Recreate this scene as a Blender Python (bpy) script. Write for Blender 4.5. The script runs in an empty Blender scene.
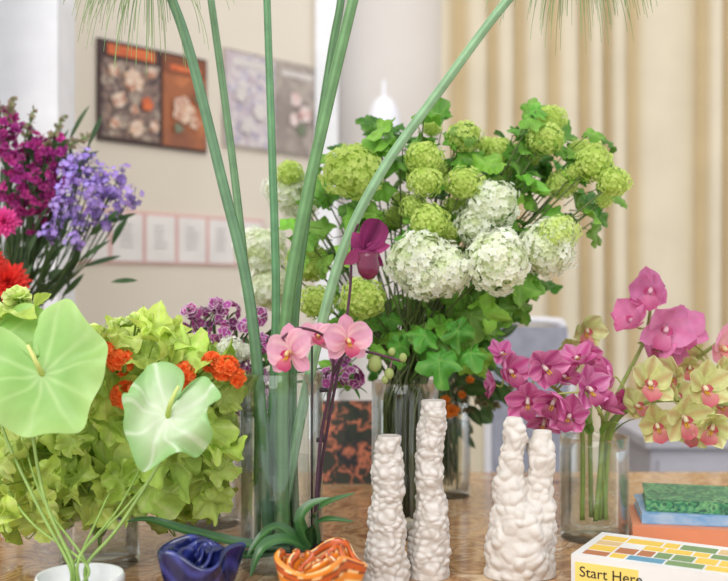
import bpy, math, random
from mathutils import Vector, Matrix, noise
R=random.Random(11)
EYE=1.17; TZ=0.75
pi=math.pi
def S(u,v,d):
    """site survey: bearing / elevation readings + measured distance -> room coordinates (m)"""
    return Vector(((u-364)*d/1000.0, d, EYE-(v-290.5)*d/1000.0))
def lin(c):
    return tuple(((x/255)/12.92 if x/255<=0.04045 else ((x/255+0.055)/1.055)**2.4) for x in c)
def mix(a,b,t):
    t=max(0,min(1,t)); return tuple(a[i]*(1-t)+b[i]*t for i in range(3))
def jit(c,a=0.12):
    k=1+R.uniform(-a,a); return tuple(max(0,min(255,x*k*(1+R.uniform(-a,a)*0.35))) for x in c)
def rv(a=1.0): return Vector((R.uniform(-a,a),R.uniform(-a,a),R.uniform(-a,a)))
def rs():
    while True:
        v=rv()
        if 0.05<v.length<1: return v.normalized()
X=Vector((1,0,0));Y=Vector((0,1,0));Z=Vector((0,0,1));F=Vector((0,-1,0))

# ------------------------------------------------------------ materials
def nodes(name):
    m=bpy.data.materials.new(name); m.use_nodes=True
    nt=m.node_tree; nt.nodes.clear()
    out=nt.nodes.new('ShaderNodeOutputMaterial')
    return m,nt,out
def flora(name,rough=0.5,transl=0.3,spec=0.4,var=0.25,scale=60,bump=0.0):
    m,nt,out=nodes(name); N=nt.nodes.new; L=nt.links.new
    at=N('ShaderNodeAttribute'); at.attribute_name='Col'
    no=N('ShaderNodeTexNoise'); no.inputs['Scale'].default_value=scale; no.inputs['Detail'].default_value=3
    tc=N('ShaderNodeTexCoord'); L(tc.outputs['Object'],no.inputs['Vector'])
    mr=N('ShaderNodeMapRange'); mr.inputs[1].default_value=0.3; mr.inputs[2].default_value=0.7
    mr.inputs[3].default_value=1-var; mr.inputs[4].default_value=1+var
    L(no.outputs['Fac'],mr.inputs[0])
    hs=N('ShaderNodeHueSaturation'); L(at.outputs['Color'],hs.inputs['Color']); L(mr.outputs[0],hs.inputs['Value'])
    p=N('ShaderNodeBsdfPrincipled'); L(hs.outputs[0],p.inputs['Base Color'])
    p.inputs['Roughness'].default_value=rough; p.inputs['Specular IOR Level'].default_value=spec
    if bump>0:
        b=N('ShaderNodeBump'); b.inputs['Strength'].default_value=bump; b.inputs['Distance'].default_value=0.002
        L(no.outputs['Fac'],b.inputs['Height']); L(b.outputs[0],p.inputs['Normal'])
    if transl>0:
        t=N('ShaderNodeBsdfTranslucent'); L(hs.outputs[0],t.inputs['Color'])
        mx=N('ShaderNodeMixShader'); mx.inputs[0].default_value=transl
        L(p.outputs[0],mx.inputs[1]); L(t.outputs[0],mx.inputs[2]); L(mx.outputs[0],out.inputs[0])
    else: L(p.outputs[0],out.inputs[0])
    return m
def plain(name,c,rough=0.6,c2=None,scale=8,spec=0.4,bump=0,metal=0,det=4):
    m,nt,out=nodes(name); N=nt.nodes.new; L=nt.links.new
    p=N('ShaderNodeBsdfPrincipled'); p.inputs['Roughness'].default_value=rough
    p.inputs['Specular IOR Level'].default_value=spec; p.inputs['Metallic'].default_value=metal
    no=N('ShaderNodeTexNoise'); no.inputs['Scale'].default_value=scale; no.inputs['Detail'].default_value=det
    tc=N('ShaderNodeTexCoord'); L(tc.outputs['Object'],no.inputs['Vector'])
    cr=N('ShaderNodeValToRGB'); cr.color_ramp.elements[0].position=0.35; cr.color_ramp.elements[1].position=0.65
    c2=c2 or tuple(x*0.95 for x in c)
    cr.color_ramp.elements[0].color=(*lin(c),1); cr.color_ramp.elements[1].color=(*lin(c2),1)
    L(no.outputs['Fac'],cr.inputs[0]); L(cr.outputs[0],p.inputs['Base Color'])
    if bump:
        b=N('ShaderNodeBump'); b.inputs['Strength'].default_value=bump; b.inputs['Distance'].default_value=0.003
        L(no.outputs['Fac'],b.inputs['Height']); L(b.outputs[0],p.inputs['Normal'])
    L(p.outputs[0],out.inputs[0]); return m
def collage(name,cols,scale=14,rough=0.4,distort=0.6,interp='LINEAR'):
    """printed picture: noise-warped voronoi blobs mapped to a palette"""
    m,nt,out=nodes(name); N=nt.nodes.new; L=nt.links.new
    tc=N('ShaderNodeTexCoord'); no=N('ShaderNodeTexNoise'); no.inputs['Scale'].default_value=scale*1.3; no.inputs['Detail'].default_value=5
    L(tc.outputs['Object'],no.inputs['Vector'])
    vm=N('ShaderNodeVectorMath'); vm.operation='MULTIPLY_ADD'
    vm.inputs[1].default_value=(distort/scale*2,)*3
    L(no.outputs['Color'],vm.inputs[0]); L(tc.outputs['Object'],vm.inputs[2])
    vo=N('ShaderNodeTexVoronoi'); vo.inputs['Scale'].default_value=scale; L(vm.outputs[0],vo.inputs['Vector'])
    sp=N('ShaderNodeSeparateColor'); L(vo.outputs['Color'],sp.inputs[0])
    ad=N('ShaderNodeMath'); ad.operation='MULTIPLY_ADD'; ad.inputs[1].default_value=0.55
    L(vo.outputs['Distance'],ad.inputs[0]); 
    m2=N('ShaderNodeMath'); m2.operation='MULTIPLY'; m2.inputs[1].default_value=0.62; L(sp.outputs[0],m2.inputs[0]); L(m2.outputs[0],ad.inputs[2])
    cr=N('ShaderNodeValToRGB'); cr.color_ramp.interpolation=interp
    e=cr.color_ramp.elements
    while len(e)<len(cols): e.new(0.5)
    for i,c in enumerate(cols):
        e[i].position=i/len(cols); e[i].color=(*lin(c),1)
    L(ad.outputs[0],cr.inputs[0])
    p=N('ShaderNodeBsdfPrincipled'); p.inputs['Roughness'].default_value=rough
    L(cr.outputs[0],p.inputs['Base Color']); L(p.outputs[0],out.inputs[0]); return m
def thin_glass(name,tint=(0.975,0.99,0.985),base=0.04,gain=0.8):
    m,nt,out=nodes(name); N=nt.nodes.new; L=nt.links.new
    tr=N('ShaderNodeBsdfTransparent'); tr.inputs[0].default_value=(*tint,1)
    gl=N('ShaderNodeBsdfGlossy'); gl.inputs['Roughness'].default_value=0.03; gl.inputs[0].default_value=(0.95,0.97,0.97,1)
    lw=N('ShaderNodeLayerWeight'); lw.inputs[0].default_value=0.30
    mr=N('ShaderNodeMapRange'); mr.inputs[3].default_value=base; mr.inputs[4].default_value=gain
    L(lw.outputs['Fresnel'],mr.inputs[0])
    mx=N('ShaderNodeMixShader'); L(mr.outputs[0],mx.inputs[0]); L(tr.outputs[0],mx.inputs[1]); L(gl.outputs[0],mx.inputs[2])
    L(mx.outputs[0],out.inputs[0]); return m

M_leaf=flora('leaf_green',0.45,0.32,0.4,0.18,45)
M_petal=flora('petal',0.6,0.38,0.25,0.08,80)
M_bloom=flora('snowball_petal',0.7,0.45,0.15,0.04,80)
M_stem=flora('stem',0.45,0.0,0.4,0.15,40)
M_gloss=flora('glossy_spathe',0.38,0.3,0.4,0.07,30)
M_cer=flora('white_clay',0.8,0.0,0.2,0.05,90,bump=0.5)
M_glaze=flora('glaze',0.12,0.0,0.7,0.25,50)
M_glass=thin_glass('vase_glass',base=.02,gain=.65)
M_water=thin_glass('water',(0.97,0.985,0.97),0.01,0.2)
M_white=plain('white_paint',(236,236,238),0.5)

# ------------------------------------------------------------ mesh builder
class MB:
    def __init__(s): s.v=[];s.f=[];s.c=[];s.m=[]
    def add(s,vs,fs,cs,mi=0):
        b=len(s.v); s.v.extend(vs); s.c.extend(cs)
        s.f.extend([tuple(i+b for i in f) for f in fs]); s.m.extend([mi]*len(fs))
    def obj(s,name,mats,parent=None,smooth=True,mod=None):
        mn=Vector([min(v[i] for v in s.v) for i in range(3)]); mx=Vector([max(v[i] for v in s.v) for i in range(3)])
        o=Vector(((mn.x+mx.x)/2,(mn.y+mx.y)/2,mn.z))
        me=bpy.data.meshes.new(name); me.from_pydata([tuple(Vector(v)-o) for v in s.v],[],s.f)
        for m in mats: me.materials.append(m)
        me.polygons.foreach_set('material_index',s.m)
        me.polygons.foreach_set('use_smooth',[smooth]*len(s.f))
        a=me.color_attributes.new('Col','FLOAT_COLOR','POINT')
        fl=[]
        for c in s.c: fl.extend((*lin(c),1.0))
        a.data.foreach_set('color',fl); me.update()
        ob=bpy.data.objects.new(name,me); ob.location=o
        bpy.context.scene.collection.objects.link(ob)
        if parent: adopt(ob,parent)
        return ob
def empty(name,loc):
    e=bpy.data.objects.new(name,None); e.location=loc; e.empty_display_size=0.05
    bpy.context.scene.collection.objects.link(e); return e
def adopt(ob,e):
    ob.parent=e; ob.matrix_parent_inverse=Matrix.Translation(-Vector(e.location))
def spline(pts,n=8):
    out=[]; P=[pts[0]]+list(pts)+[pts[-1]]
    for i in range(1,len(P)-2):
        a,b,c,d=P[i-1],P[i],P[i+1],P[i+2]
        for k in range(n):
            t=k/n
            out.append(0.5*((2*b)+(c-a)*t+(2*a-5*b+4*c-d)*t*t+(3*b-a-3*c+d)*t**3))
    out.append(pts[-1].copy()); return out
def tube(mb,path,r0,r1=None,col=(80,120,60),col2=None,seg=6,mi=0,cap=True,stripe=0.0):
    r1=r0 if r1 is None else r1; col2=col2 or col; n=len(path); vs=[];fs=[];cs=[]
    d=(path[1]-path[0]).normalized(); u=d.orthogonal().normalized()
    for i,p in enumerate(path):
        d=(path[min(i+1,n-1)]-path[max(i-1,0)])
        if d.length<1e-9: d=Vector((0,0,1))
        d.normalize(); u=(u-d*u.dot(d)); 
        if u.length<1e-6: u=d.orthogonal()
        u.normalize(); w=d.cross(u); t=i/(n-1); r=r0+(r1-r0)*t if not callable(r0) else r0(t)
        for k in range(seg):
            a=2*pi*k/seg; vs.append(p+(u*math.cos(a)+w*math.sin(a))*r)
            cc=mix(col,col2,t)
            if stripe: cc=tuple(x*(1+stripe*(1 if k%2 else -1)) for x in cc)
            cs.append(cc)
    for i in range(n-1):
        for k in range(seg):
            k2=(k+1)%seg; fs.append((i*seg+k,i*seg+k2,(i+1)*seg+k2,(i+1)*seg+k))
    if cap: fs.append(tuple(range(seg-1,-1,-1))); fs.append(tuple((n-1)*seg+k for k in range(seg)))
    mb.add(vs,fs,cs,mi)
PROF={'lance':lambda t:max(.03,math.sin(pi*min(1,t*.97+.03))**0.8),
 'ovate':lambda t:max(.03,math.sin(pi*t**0.75)**0.85),
 'tepal':lambda t:max(.05,math.sin(pi*t**1.15)**0.6),
 'obov':lambda t:max(.06,math.sin(pi*t**1.6)**0.6),
 'round':lambda t:max(.05,(math.sin(pi*t**1.1))**0.5),
 'strap':lambda t:max(.02,min(1,(t*6)**.5+.4)*min(1,(1-t)*2.2)**.7)}
def leaf(mb,o,d,n,L,W,prof='ovate',bend=0.5,cup=0.15,ruf=0.0,c0=(90,140,50),c1=None,rib=None,nl=7,nw=4,mi=0,rk=3,streak=None):
    d=d.normalized(); side=d.cross(n)
    if side.length<1e-4: side=d.orthogonal()
    side.normalize(); n=side.cross(d).normalized(); pf=PROF[prof]; c1=c1 or c0
    vs=[];fs=[];cs=[]; p=o.copy(); dd=d.copy(); nn=n.copy(); ph=R.uniform(0,6.28)
    for i in range(nl+1):
        t=i/nl; w=pf(t)*W*0.5
        for j in range(nw+1):
            s=j/nw*2-1
            q=p+side*(s*w)+nn*(cup*w*abs(s)**1.5)
            if ruf: q=q+nn*(ruf*W*abs(s)*math.sin(t*rk*6.28+ph+(1.5 if s<0 else 0)))
            vs.append(q); c=mix(c0,c1,t)
            if rib: c=mix(rib,c,abs(s)*2.2)
            if streak and j%2==1: c=mix(c,streak,.45*(1-t))
            cs.append(c)
        p=p+dd*(L/nl); M=Matrix.Rotation(-bend/nl,3,side); dd=M@dd; nn=M@nn
    q=nw+1
    for i in range(nl):
        for j in range(nw): fs.append((i*q+j,i*q+j+1,(i+1)*q+j+1,(i+1)*q+j))
    mb.add(vs,fs,cs,mi)
def disc(mb,o,n,up,Rd,outline=lambda a:1.0,cup=0.0,ruf=0.0,rk=5,nr=3,na=24,cf=None,mi=0,droop=0.0,fold=0.0,pleat=0.0,pk=7,crumple=0.0):
    n=n.normalized(); up=(up-n*up.dot(n))
    if up.length<1e-4: up=n.orthogonal()
    up.normalize(); sd=up.cross(n); ph=R.uniform(0,6.28); sz=R.uniform(0,50) if crumple else 0
    vs=[o-n*0.0]; cs=[cf(0,0)]; fs=[]
    for i in range(1,nr+1):
        r=i/nr
        for k in range(na):
            a=2*pi*k/na; rr=r*Rd*outline(a)
            q=o+up*(math.cos(a)*rr)+sd*math.sin(a)*rr
            h=cup*Rd*r*r+ruf*Rd*r*r*math.sin(rk*a+ph)-droop*Rd*(r*max(0,math.cos(a)))**2+fold*abs(math.sin(a))*rr+pleat*Rd*r*abs(math.sin(pk*a/2))
            if crumple:
                nv=Vector((math.cos(a)*1.9*r,math.sin(a)*1.9*r,sz)); h+=crumple*Rd*r*noise.noise(nv)
                q=q+(up*noise.noise(nv+Vector((7,3,0)))+sd*noise.noise(nv+Vector((3,9,0))))*crumple*.45*Rd*r
            vs.append(q+n*h); cs.append(cf(r,a))
    for k in range(na): fs.append((0,1+k,1+(k+1)%na))
    for i in range(nr-1):
        b=1+i*na
        for k in range(na):
            k2=(k+1)%na; fs.append((b+k,b+na+k,b+na+k2,b+k2))
    mb.add(vs,fs,cs,mi)
def lathe(mb,c,prof,col=(240,240,240),seg=40,mi=0,closed_bottom=True,rf=None):
    vs=[];fs=[];cs=[]
    for i,(r,z) in enumerate(prof):
        for k in range(seg):
            a=2*pi*k/seg; rr=r if rf is None else rf(r,z,a)
            vs.append(Vector((c[0]+rr*math.cos(a),c[1]+rr*math.sin(a),c[2]+z))); cs.append(col(i,a) if callable(col) else col)
    for i in range(len(prof)-1):
        for k in range(seg):
            k2=(k+1)%seg; fs.append((i*seg+k,i*seg+k2,(i+1)*seg+k2,(i+1)*seg+k))
    if closed_bottom: fs.append(tuple(range(seg-1,-1,-1)))
    mb.add(vs,fs,cs,mi)
def box(mb,lo,hi,col=(230,230,230),mi=0):
    (x0,y0,z0),(x1,y1,z1)=lo,hi
    vs=[Vector(p) for p in [(x0,y0,z0),(x1,y0,z0),(x1,y1,z0),(x0,y1,z0),(x0,y0,z1),(x1,y0,z1),(x1,y1,z1),(x0,y1,z1)]]
    mb.add(vs,[(0,3,2,1),(4,5,6,7),(0,1,5,4),(1,2,6,5),(2,3,7,6),(3,0,4,7)],[col]*8,mi)

# ------------------------------------------------------------ plants
def floret(mb,o,n,r,col,ctr=None,pet=5,mi=0,na=None,cup=0.15,deep=0.45):
    na=na or pet*4; h=pet/2; ctr=ctr or col
    disc(mb,o,n,rs(),r,lambda a:(1-deep)+deep*abs(math.cos(h*a)),cup=cup,nr=1,na=na,cf=lambda q,a:mix(ctr,col,q),mi=mi)
def snowball(mb,o,r,col,col2,n=150,fr=0.24,mi=1,lump=.24,green=(210,224,132)):
    core=mix(mix(col,col2,.5),(180,200,100),0.3)
    lathe(mb,o-Z*r*0.80,[(r*0.80*math.sin(pi*i/10)+1e-4,r*0.80-r*0.80*math.cos(pi*i/10)) for i in range(11)],core,14,mi)
    ga=pi*(3-5**.5); sx=R.uniform(.95,1.12); sz=R.uniform(.84,.98); sd=R.uniform(0,99)
    for i in range(n):
        z=1-2*(i+.5)/n; rr=math.sqrt(1-z*z); a=i*ga
        d=Vector((rr*math.cos(a)*sx,rr*math.sin(a),z*sz)); d=d+rv(.05)
        nz=noise.noise(d*2.4+Vector((sd,0,0)))
        k=1+lump*nz+R.uniform(-.05,.07)
        c=mix(col,col2,0.35-1.1*nz+R.uniform(-.2,.2))
        floret(mb,o+d*r*k,(d.normalized()+rv(.45)),r*fr*R.uniform(.75,1.2),jit(c,.035),mix(c,green,.3),mi=mi,na=10,deep=.42,cup=.3)
def vib_outline(a):
    a=(a+pi)%(2*pi)-pi
    g=lambda c,w:math.exp(-((a-c)/w)**2)
    v=0.46+0.54*g(0,.46)+0.44*g(1.15,.40)+0.44*g(-1.15,.40)+0.18*g(2.2,.4)+0.18*g(-2.2,.4)
    return v*(1+0.06*math.sin(18*a))
def ger_outline(a):
    a2=(a+pi)%(2*pi)-pi
    v=1.0+0.07*math.cos(7*a2)+0.045*math.cos(23*a2)
    return v*(1-0.55*math.exp(-((abs(a2)-pi)/.14)**2))
def viburnum_leaf(mb,o,d,n,size,c,mi=0):
    ribc=mix(c,(170,200,110),.4)
    def cf(r,a):
        a2=(a+pi)%(2*pi)-pi
        v=min(abs(a2),abs(abs(a2)-1.15))
        return mix(ribc,c,v*5) if r>0.1 else ribc
    disc(mb,o,n,d,size,vib_outline,cup=R.uniform(-.2,.1),ruf=.05,rk=5,nr=4,na=48,cf=cf,mi=mi,droop=R.uniform(.05,.5),crumple=.45)
def rosette(mb,o,n,r,col,col2,count=40,mi=1,wid=.6,spread=1.5,ruf=.12,bend=.5,prof='obov'):
    n=n.normalized(); ga=pi*(3-5**.5); t1=n.orthogonal().normalized(); t2=n.cross(t1)
    for i in range(count):
        k=(i+.5)/count; th=spread*math.sqrt(k); a=i*ga
        d=n*math.cos(th)+(t1*math.cos(a)+t2*math.sin(a))*math.sin(th)
        nn=n*math.sin(th)*1.0-(t1*math.cos(a)+t2*math.sin(a))*math.cos(th)
        L=r*(.65+.35*k)*R.uniform(.9,1.08)
        leaf(mb,o,d,nn,L,L*wid,prof,-bend*.2+bend*k,.2,ruf,jit(col2,.06),jit(col,.08),nl=4,nw=3,mi=mi,rk=1)
def orchid(mb,o,n,up,sz,cp,ce,cl,wide=1.0,mi=1,cl2=(250,240,200),pointy=False,spot=None,close=0.28,streak=None):
    n=n.normalized(); up=(up-n*up.dot(n)).normalized(); sd=up.cross(n)
    pr='tepal' if pointy else 'round'
    curl=-close*1.6+R.uniform(-.3,.3) if pointy else .3
    def pet(ang,L,W,fw,prof,bend,z):
        d=up*math.cos(ang)+sd*math.sin(ang)+n*fw
        leaf(mb,o+n*z,d,n,L*sz*R.uniform(.92,1.05),W*sz,prof,bend+R.uniform(-.2,.2),.3 if pointy else .12,.05,mix(cp,cl2,.3),ce if R.random()<.5 else mix(cp,ce,.6),rib=mix(cp,cl,.22),nl=7,nw=8,mi=mi,rk=1,streak=streak)
    j=lambda:R.uniform(-.16,.16)
    pet(0+j(),.50,.34 if pointy else .34,close*.8,pr,curl,-.002)
    for s in(-1,1):
        pet(s*2.25+j(),.48,.32 if pointy else .30,close*.7,pr,curl*.8,-.002)
    for s in(-1,1):
        pet(s*1.2+j(),.50,(.36 if pointy else .48)*wide,close,pr,curl,.001)
    tube(mb,[o,o+n*sz*.10-up*sz*.01,o+n*sz*.15-up*sz*.05],sz*.045,sz*.035,cl2,cl2,8,mi)
    leaf(mb,o+n*sz*.05-up*sz*.03,-up*.8+n*.75,n+up*.3,.34*sz,.30*sz,'obov',.9,.5,.08,mix(cl2,cl,.3),mix(cl2,cl,.85),nl=6,nw=6,mi=mi,rk=2)
    for s in(-1,1):
        leaf(mb,o+n*sz*.04-up*sz*.02,sd*s*.6+n*.9-up*.1,sd*-s+n*.2,.17*sz,.13*sz,'round',.2,.3,0,mix(cl2,cl,.4),cl,nl=4,nw=4,mi=mi)
    if spot:
        for s in(-.4,.4):
            tube(mb,[o+n*sz*.12-up*sz*.08+sd*s*sz*.05,o+n*sz*.2-up*sz*.14+sd*s*sz*.05],sz*.015,sz*.01,spot,spot,5,mi)
def glass_vase(name,c,r,h,water=.6,flare=0.0,seg=48):
    mb=MB(); t=.003
    pr=[(r*.96,0),(r,.004)]+[(r+flare*(i/8)**2,.004+(h-.004)*i/8) for i in range(1,9)]
    pr+=[(r+flare-t*.5,h+.001)]+[(r-t+flare*(i/8)**2,.012+(h-.012)*i/8) for i in range(8,-1,-1)]+[(.001,.011)]
    lathe(mb,(c[0],c[1],TZ),pr,seg=seg)
    e=empty(name,(c[0],c[1],TZ)); mb.obj('clear_body',[M_glass],e)
    w=MB(); lathe(w,(c[0],c[1],TZ),[(r-t-.001,.013),(r-t-.001,h*water),(.001,h*water)],seg=seg); w.obj('water',[M_water],e)
    return e

# ============================================================ ROOM
def flat(name,corners,mat,thick=0.0):
    mb=MB(); mb.add([Vector(c) for c in corners],[(0,1,2,3)],[(200,200,200)]*4); return mb.obj(name,[mat],smooth=False)
M_wall=plain('wall_plaster',(226,216,199),0.8,(221,210,192),2)
M_wall2=plain('wall_plaster_pale',(214,208,202),0.8,(208,201,194),2)
M_floor=plain('floor_concrete',(150,140,130),0.5,(120,112,104),3)
flat('floor',[(-3.2,-1.5,0),(3.2,-1.5,0),(3.2,4.4,0),(-3.2,4.4,0)],M_floor)
A=Vector((-1.10,2.85,0)); B=Vector((-0.165,3.85,0)); wd=(B-A).normalized(); wn=Vector((wd.y,-wd.x,0))
def wallbox(name,a,b,th,z0,z1,mat):
    d=(b-a).normalized(); n=Vector((d.y,-d.x,0)); mb=MB()
    p=[a,b,b-n*th,a-n*th]
    vs=[Vector((q.x,q.y,z0)) for q in p]+[Vector((q.x,q.y,z1)) for q in p]
    mb.add(vs,[(0,3,2,1),(4,5,6,7),(0,1,5,4),(1,2,6,5),(2,3,7,6),(3,0,4,7)],[(220,220,220)]*8)
    return mb.obj(name,[mat],smooth=False)
wallbox('wall_left',A-wd*1.2,B,.1,0,2.8,M_wall)
wallbox('wall_back',Vector((-.165,3.98,0)),Vector((3.2,3.98,0)),.1,0,2.8,M_wall2)
mb=MB(); box(mb,(-.185,3.80,0),(-.10,3.97,2.8)); mb.obj('trim_1',[M_white],smooth=False)
mb=MB(); box(mb,(-.985,2.66,0),(-.815,2.82,2.8)); mb.obj('window_jamb',[M_white],smooth=False)
M_blue=plain('window_frame_cool',(205,216,234),0.35,(196,208,228),2)
mb=MB(); lathe(mb,(-1.0,2.52,0),[(.052,0),(.052,2.8)],seg=32); mb.obj('white_pipe',[M_blue])
mb=MB(); vs=[];fs=[];cs=[]; nx=640; x0,x1=.30,2.3
for i in range(nx+1):
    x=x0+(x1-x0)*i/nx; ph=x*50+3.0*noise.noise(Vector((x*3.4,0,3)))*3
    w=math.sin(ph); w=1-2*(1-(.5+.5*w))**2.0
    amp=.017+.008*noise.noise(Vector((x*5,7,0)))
    y=3.87-amp*w-.010*math.sin(x*13)
    for j in range(5):
        z=.02+2.7*j/4; vs.append(Vector((x+.004*math.sin(j*1.3+x*7),y,z)))
        cs.append(mix((196,175,136),(216,205,181),.5+.5*w))  # fold shading painted into the cloth colour: hollows darker gold, ridges cream
for i in range(nx):
    for j in range(4): fs.append((i*5+j,(i+1)*5+j,(i+1)*5+j+1,i*5+j+1))
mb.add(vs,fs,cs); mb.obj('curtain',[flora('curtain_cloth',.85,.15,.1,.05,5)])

def on_wall(u,z,off=.006):
    p=A+wd*u+wn*off; return Vector((p.x,p.y,z))
def u_of(px):
    k=(px-364)/1000.
    return (k*A.y-A.x)/(wd.x-k*wd.y)
def wrect(mb,u0,u1,z0,z1,off,mi,th=.004):
    f=[on_wall(u0,z0,off),on_wall(u1,z0,off),on_wall(u1,z1,off),on_wall(u0,z1,off)]
    b=[p-wn*th for p in f]
    mb.add(f+b,[(0,1,2,3),(7,6,5,4),(0,4,5,1),(1,5,6,2),(2,6,7,3),(3,7,4,0)],[(200,200,200)]*8,mi)
def wblob(mb,ua,ub,za,zb,cx,cz,r,mi,off,pet=6):
    W=ub-ua;H=zb-za; vs=[on_wall(ua+W*cx,za+H*cz,off)]; n=30
    for k in range(n):
        a=2*pi*k/n; rr=r*(.72+.28*abs(math.cos(pet*a/2)))*(1+.25*noise.noise(Vector((math.cos(a),math.sin(a),cx*9+cz*5))))
        vs.append(on_wall(ua+W*cx+rr*math.cos(a),za+H*cz+rr*math.sin(a),off))
    mb.add(vs,[(0,1+k,1+(k+1)%n) for k in range(n)],[(200,200,200)]*(n+1),mi)
def mk_poster(name,ua,ub,za,zb,mats,panels,blobs=()):
    mb=MB(); wrect(mb,ua,ub,za,zb,.010,0,.009)
    for i,(a,b,c,d,mi) in enumerate(panels):
        wrect(mb,ua+(ub-ua)*a,ua+(ub-ua)*b,za+(zb-za)*c,za+(zb-za)*d,.012+.0006*i,mi,.002)
    for i,(cx,cz,r,mi,p) in enumerate(blobs): wblob(mb,ua,ub,za,zb,cx,cz,r,mi,.0185+.0004*i,p)
    return mb.obj(name,mats,smooth=False)
dark=plain('print_black',(70,50,46),.5)
om=plain('print_orange',(230,120,68),.5,(200,96,56),40)
cl1=collage('print_flowers_grey',[(100,76,70),(150,130,116),(190,170,150),(110,92,86),(160,130,112),(84,66,64)],30)
cl2=collage('print_brown',[(180,102,56),(146,84,50),(198,118,66),(136,80,52),(166,96,54)],10)
cl3=collage('print_blossom',[(240,208,176),(214,170,136),(236,218,198),(190,130,100)],50)
cl4=collage('print_lilac',[(186,178,196),(212,205,210),(164,154,176),(224,216,210),(194,178,184)],28)
cl5=collage('print_grey',[(172,160,152),(158,146,138),(184,172,160),(150,138,130)],12)
cl6=collage('print_roses',[(238,228,220),(212,152,142),(240,232,226),(224,198,190)],44)
cov=plain('print_umber',(136,78,50),.5); lv=plain('print_leaf',(124,134,108),.5)
u0,u1=u_of(96),u_of(205); dm=(on_wall(u0,0).y+on_wall(u1,0).y)/2
mk_poster('floral_poster',u0,u1,EYE+.1435*dm,EYE+.241*dm,[dark,cl1,om,cl2,cl3,cov,lv],
  [(.03,.54,.05,.82,1),(.08,.50,.86,.965,2),(.57,.985,.03,.97,3),(.57,.985,.78,.97,5),(.64,.93,.82,.88,2)],
  [(.12,.70,.022,4,5),(.30,.64,.040,4,7),(.46,.74,.020,4,5),(.17,.42,.028,4,6),(.42,.42,.024,2,5),(.30,.34,.018,4,4),(.13,.18,.020,4,5),(.32,.16,.030,4,7),(.48,.20,.020,4,5),(.75,.42,.048,4,5),(.86,.30,.024,4,5),(.70,.22,.018,6,3),(.90,.55,.018,6,4)])
u2,u3=u_of(222),u_of(318); dm=(on_wall(u2,0).y+on_wall(u3,0).y)/2
mk_poster('floral_poster',u2,u3,EYE+.138*dm,EYE+.232*dm,[cl5,cl4,cl6,cl5,plain('print_pale',(220,212,206),.5),lv],
  [(.02,.50,.03,.97,1),(.53,.98,.03,.97,3),(.58,.92,.84,.90,4),(.08,.4,.84,.92,4)],
  [(.72,.60,.030,2,5),(.82,.46,.034,2,6),(.70,.38,.026,2,5),(.78,.28,.026,5,4),(.15,.55,.030,4,5),(.34,.40,.034,4,6),(.2,.22,.028,4,5)])
mb=MB(); ua,ub=u_of(72),u_of(262); za,zb=EYE+.027*3.2,EYE+.080*3.2
pinkb=plain('card_backing',(222,178,170),.7); cardm=plain('card_paper',(236,230,224),.7); ink=plain('card_ink',(150,138,136),.7)
wrect(mb,ua,ub,za,zb,.008,0,.007); n=6
for i in range(n):
    a=ua+(ub-ua)*(i+.06)/n; b=ua+(ub-ua)*(i+.94)/n
    wrect(mb,a,b,za+.008,zb-.010,.011,1,.003)
    for k in range(5):
        z=zb-.045-k*.017; w=R.uniform(.25,.4)
        wrect(mb,a+(b-a)*.26,a+(b-a)*(.32+w),z-.003,z,.0122,2,.001)
mb.obj('wall_card_row',[pinkb,cardm,ink],smooth=False)
e=empty('wall_sconce',S(384,137,3.7)); mb=MB(); c=S(384,137,3.7)
lathe(mb,(c.x,c.y,c.z),[(.074,0),(.072,.02),(.062,.07),(.050,.11),(.034,.135),(.012,.15),(.007,.155),(.006,.21),(.001,.212)],seg=32)
mb.obj('shade',[plain('opal_shade',(226,226,232),.3)],e)
mb=MB(); tube(mb,[c+Z*.15+Y*.0,c+Z*.17+Y*.12,c+Z*.10+Y*.275],.007,.007,(225,225,225)); lathe(mb,(c.x,c.y+.262,c.z+.07),[(.03,0),(.03,.06),(.001,.06)],(225,225,225)); mb.obj('arm',[M_white],e)

# ============================================================ TABLE
def table_mat():
    m,nt,out=nodes('marbled_table_top'); N=nt.nodes.new; L=nt.links.new
    tc=N('ShaderNodeTexCoord'); no=N('ShaderNodeTexNoise'); no.inputs['Scale'].default_value=11; no.inputs['Detail'].default_value=10; no.inputs['Distortion'].default_value=2.2
    L(tc.outputs['Object'],no.inputs['Vector'])
    cr=N('ShaderNodeValToRGB'); e=cr.color_ramp.elements
    e[0].position=.3; e[0].color=(*lin((132,88,58)),1); e[1].position=.72; e[1].color=(*lin((226,200,164)),1)
    for p,c in((.42,(176,130,88)),(.5,(206,166,120)),(.56,(158,114,78))): 
        x=e.new(p); x.color=(*lin(c),1)
    L(no.outputs['Fac'],cr.inputs[0]); p=N('ShaderNodeBsdfPrincipled'); L(cr.outputs[0],p.inputs['Base Color'])
    p.inputs['Roughness'].default_value=.12; L(p.outputs[0],out.inputs[0]); return m
e=empty('table',(0,1.6,0))
mb=MB(); box(mb,(-1.15,.85,TZ-.035),(1.25,2.32,TZ)); o=mb.obj('table_top',[table_mat()],e,smooth=False)
bv=o.modifiers.new('b','BEVEL'); bv.width=.006; bv.segments=3
mb=MB()
for x in(-1.05,1.15):
    for y in(.95,2.22): box(mb,(x-.03,y-.03,0),(x+.03,y+.03,TZ-.035))
mb.obj('table_legs',[plain('dark_wood',(90,62,44),.5)],e,smooth=False)

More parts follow.
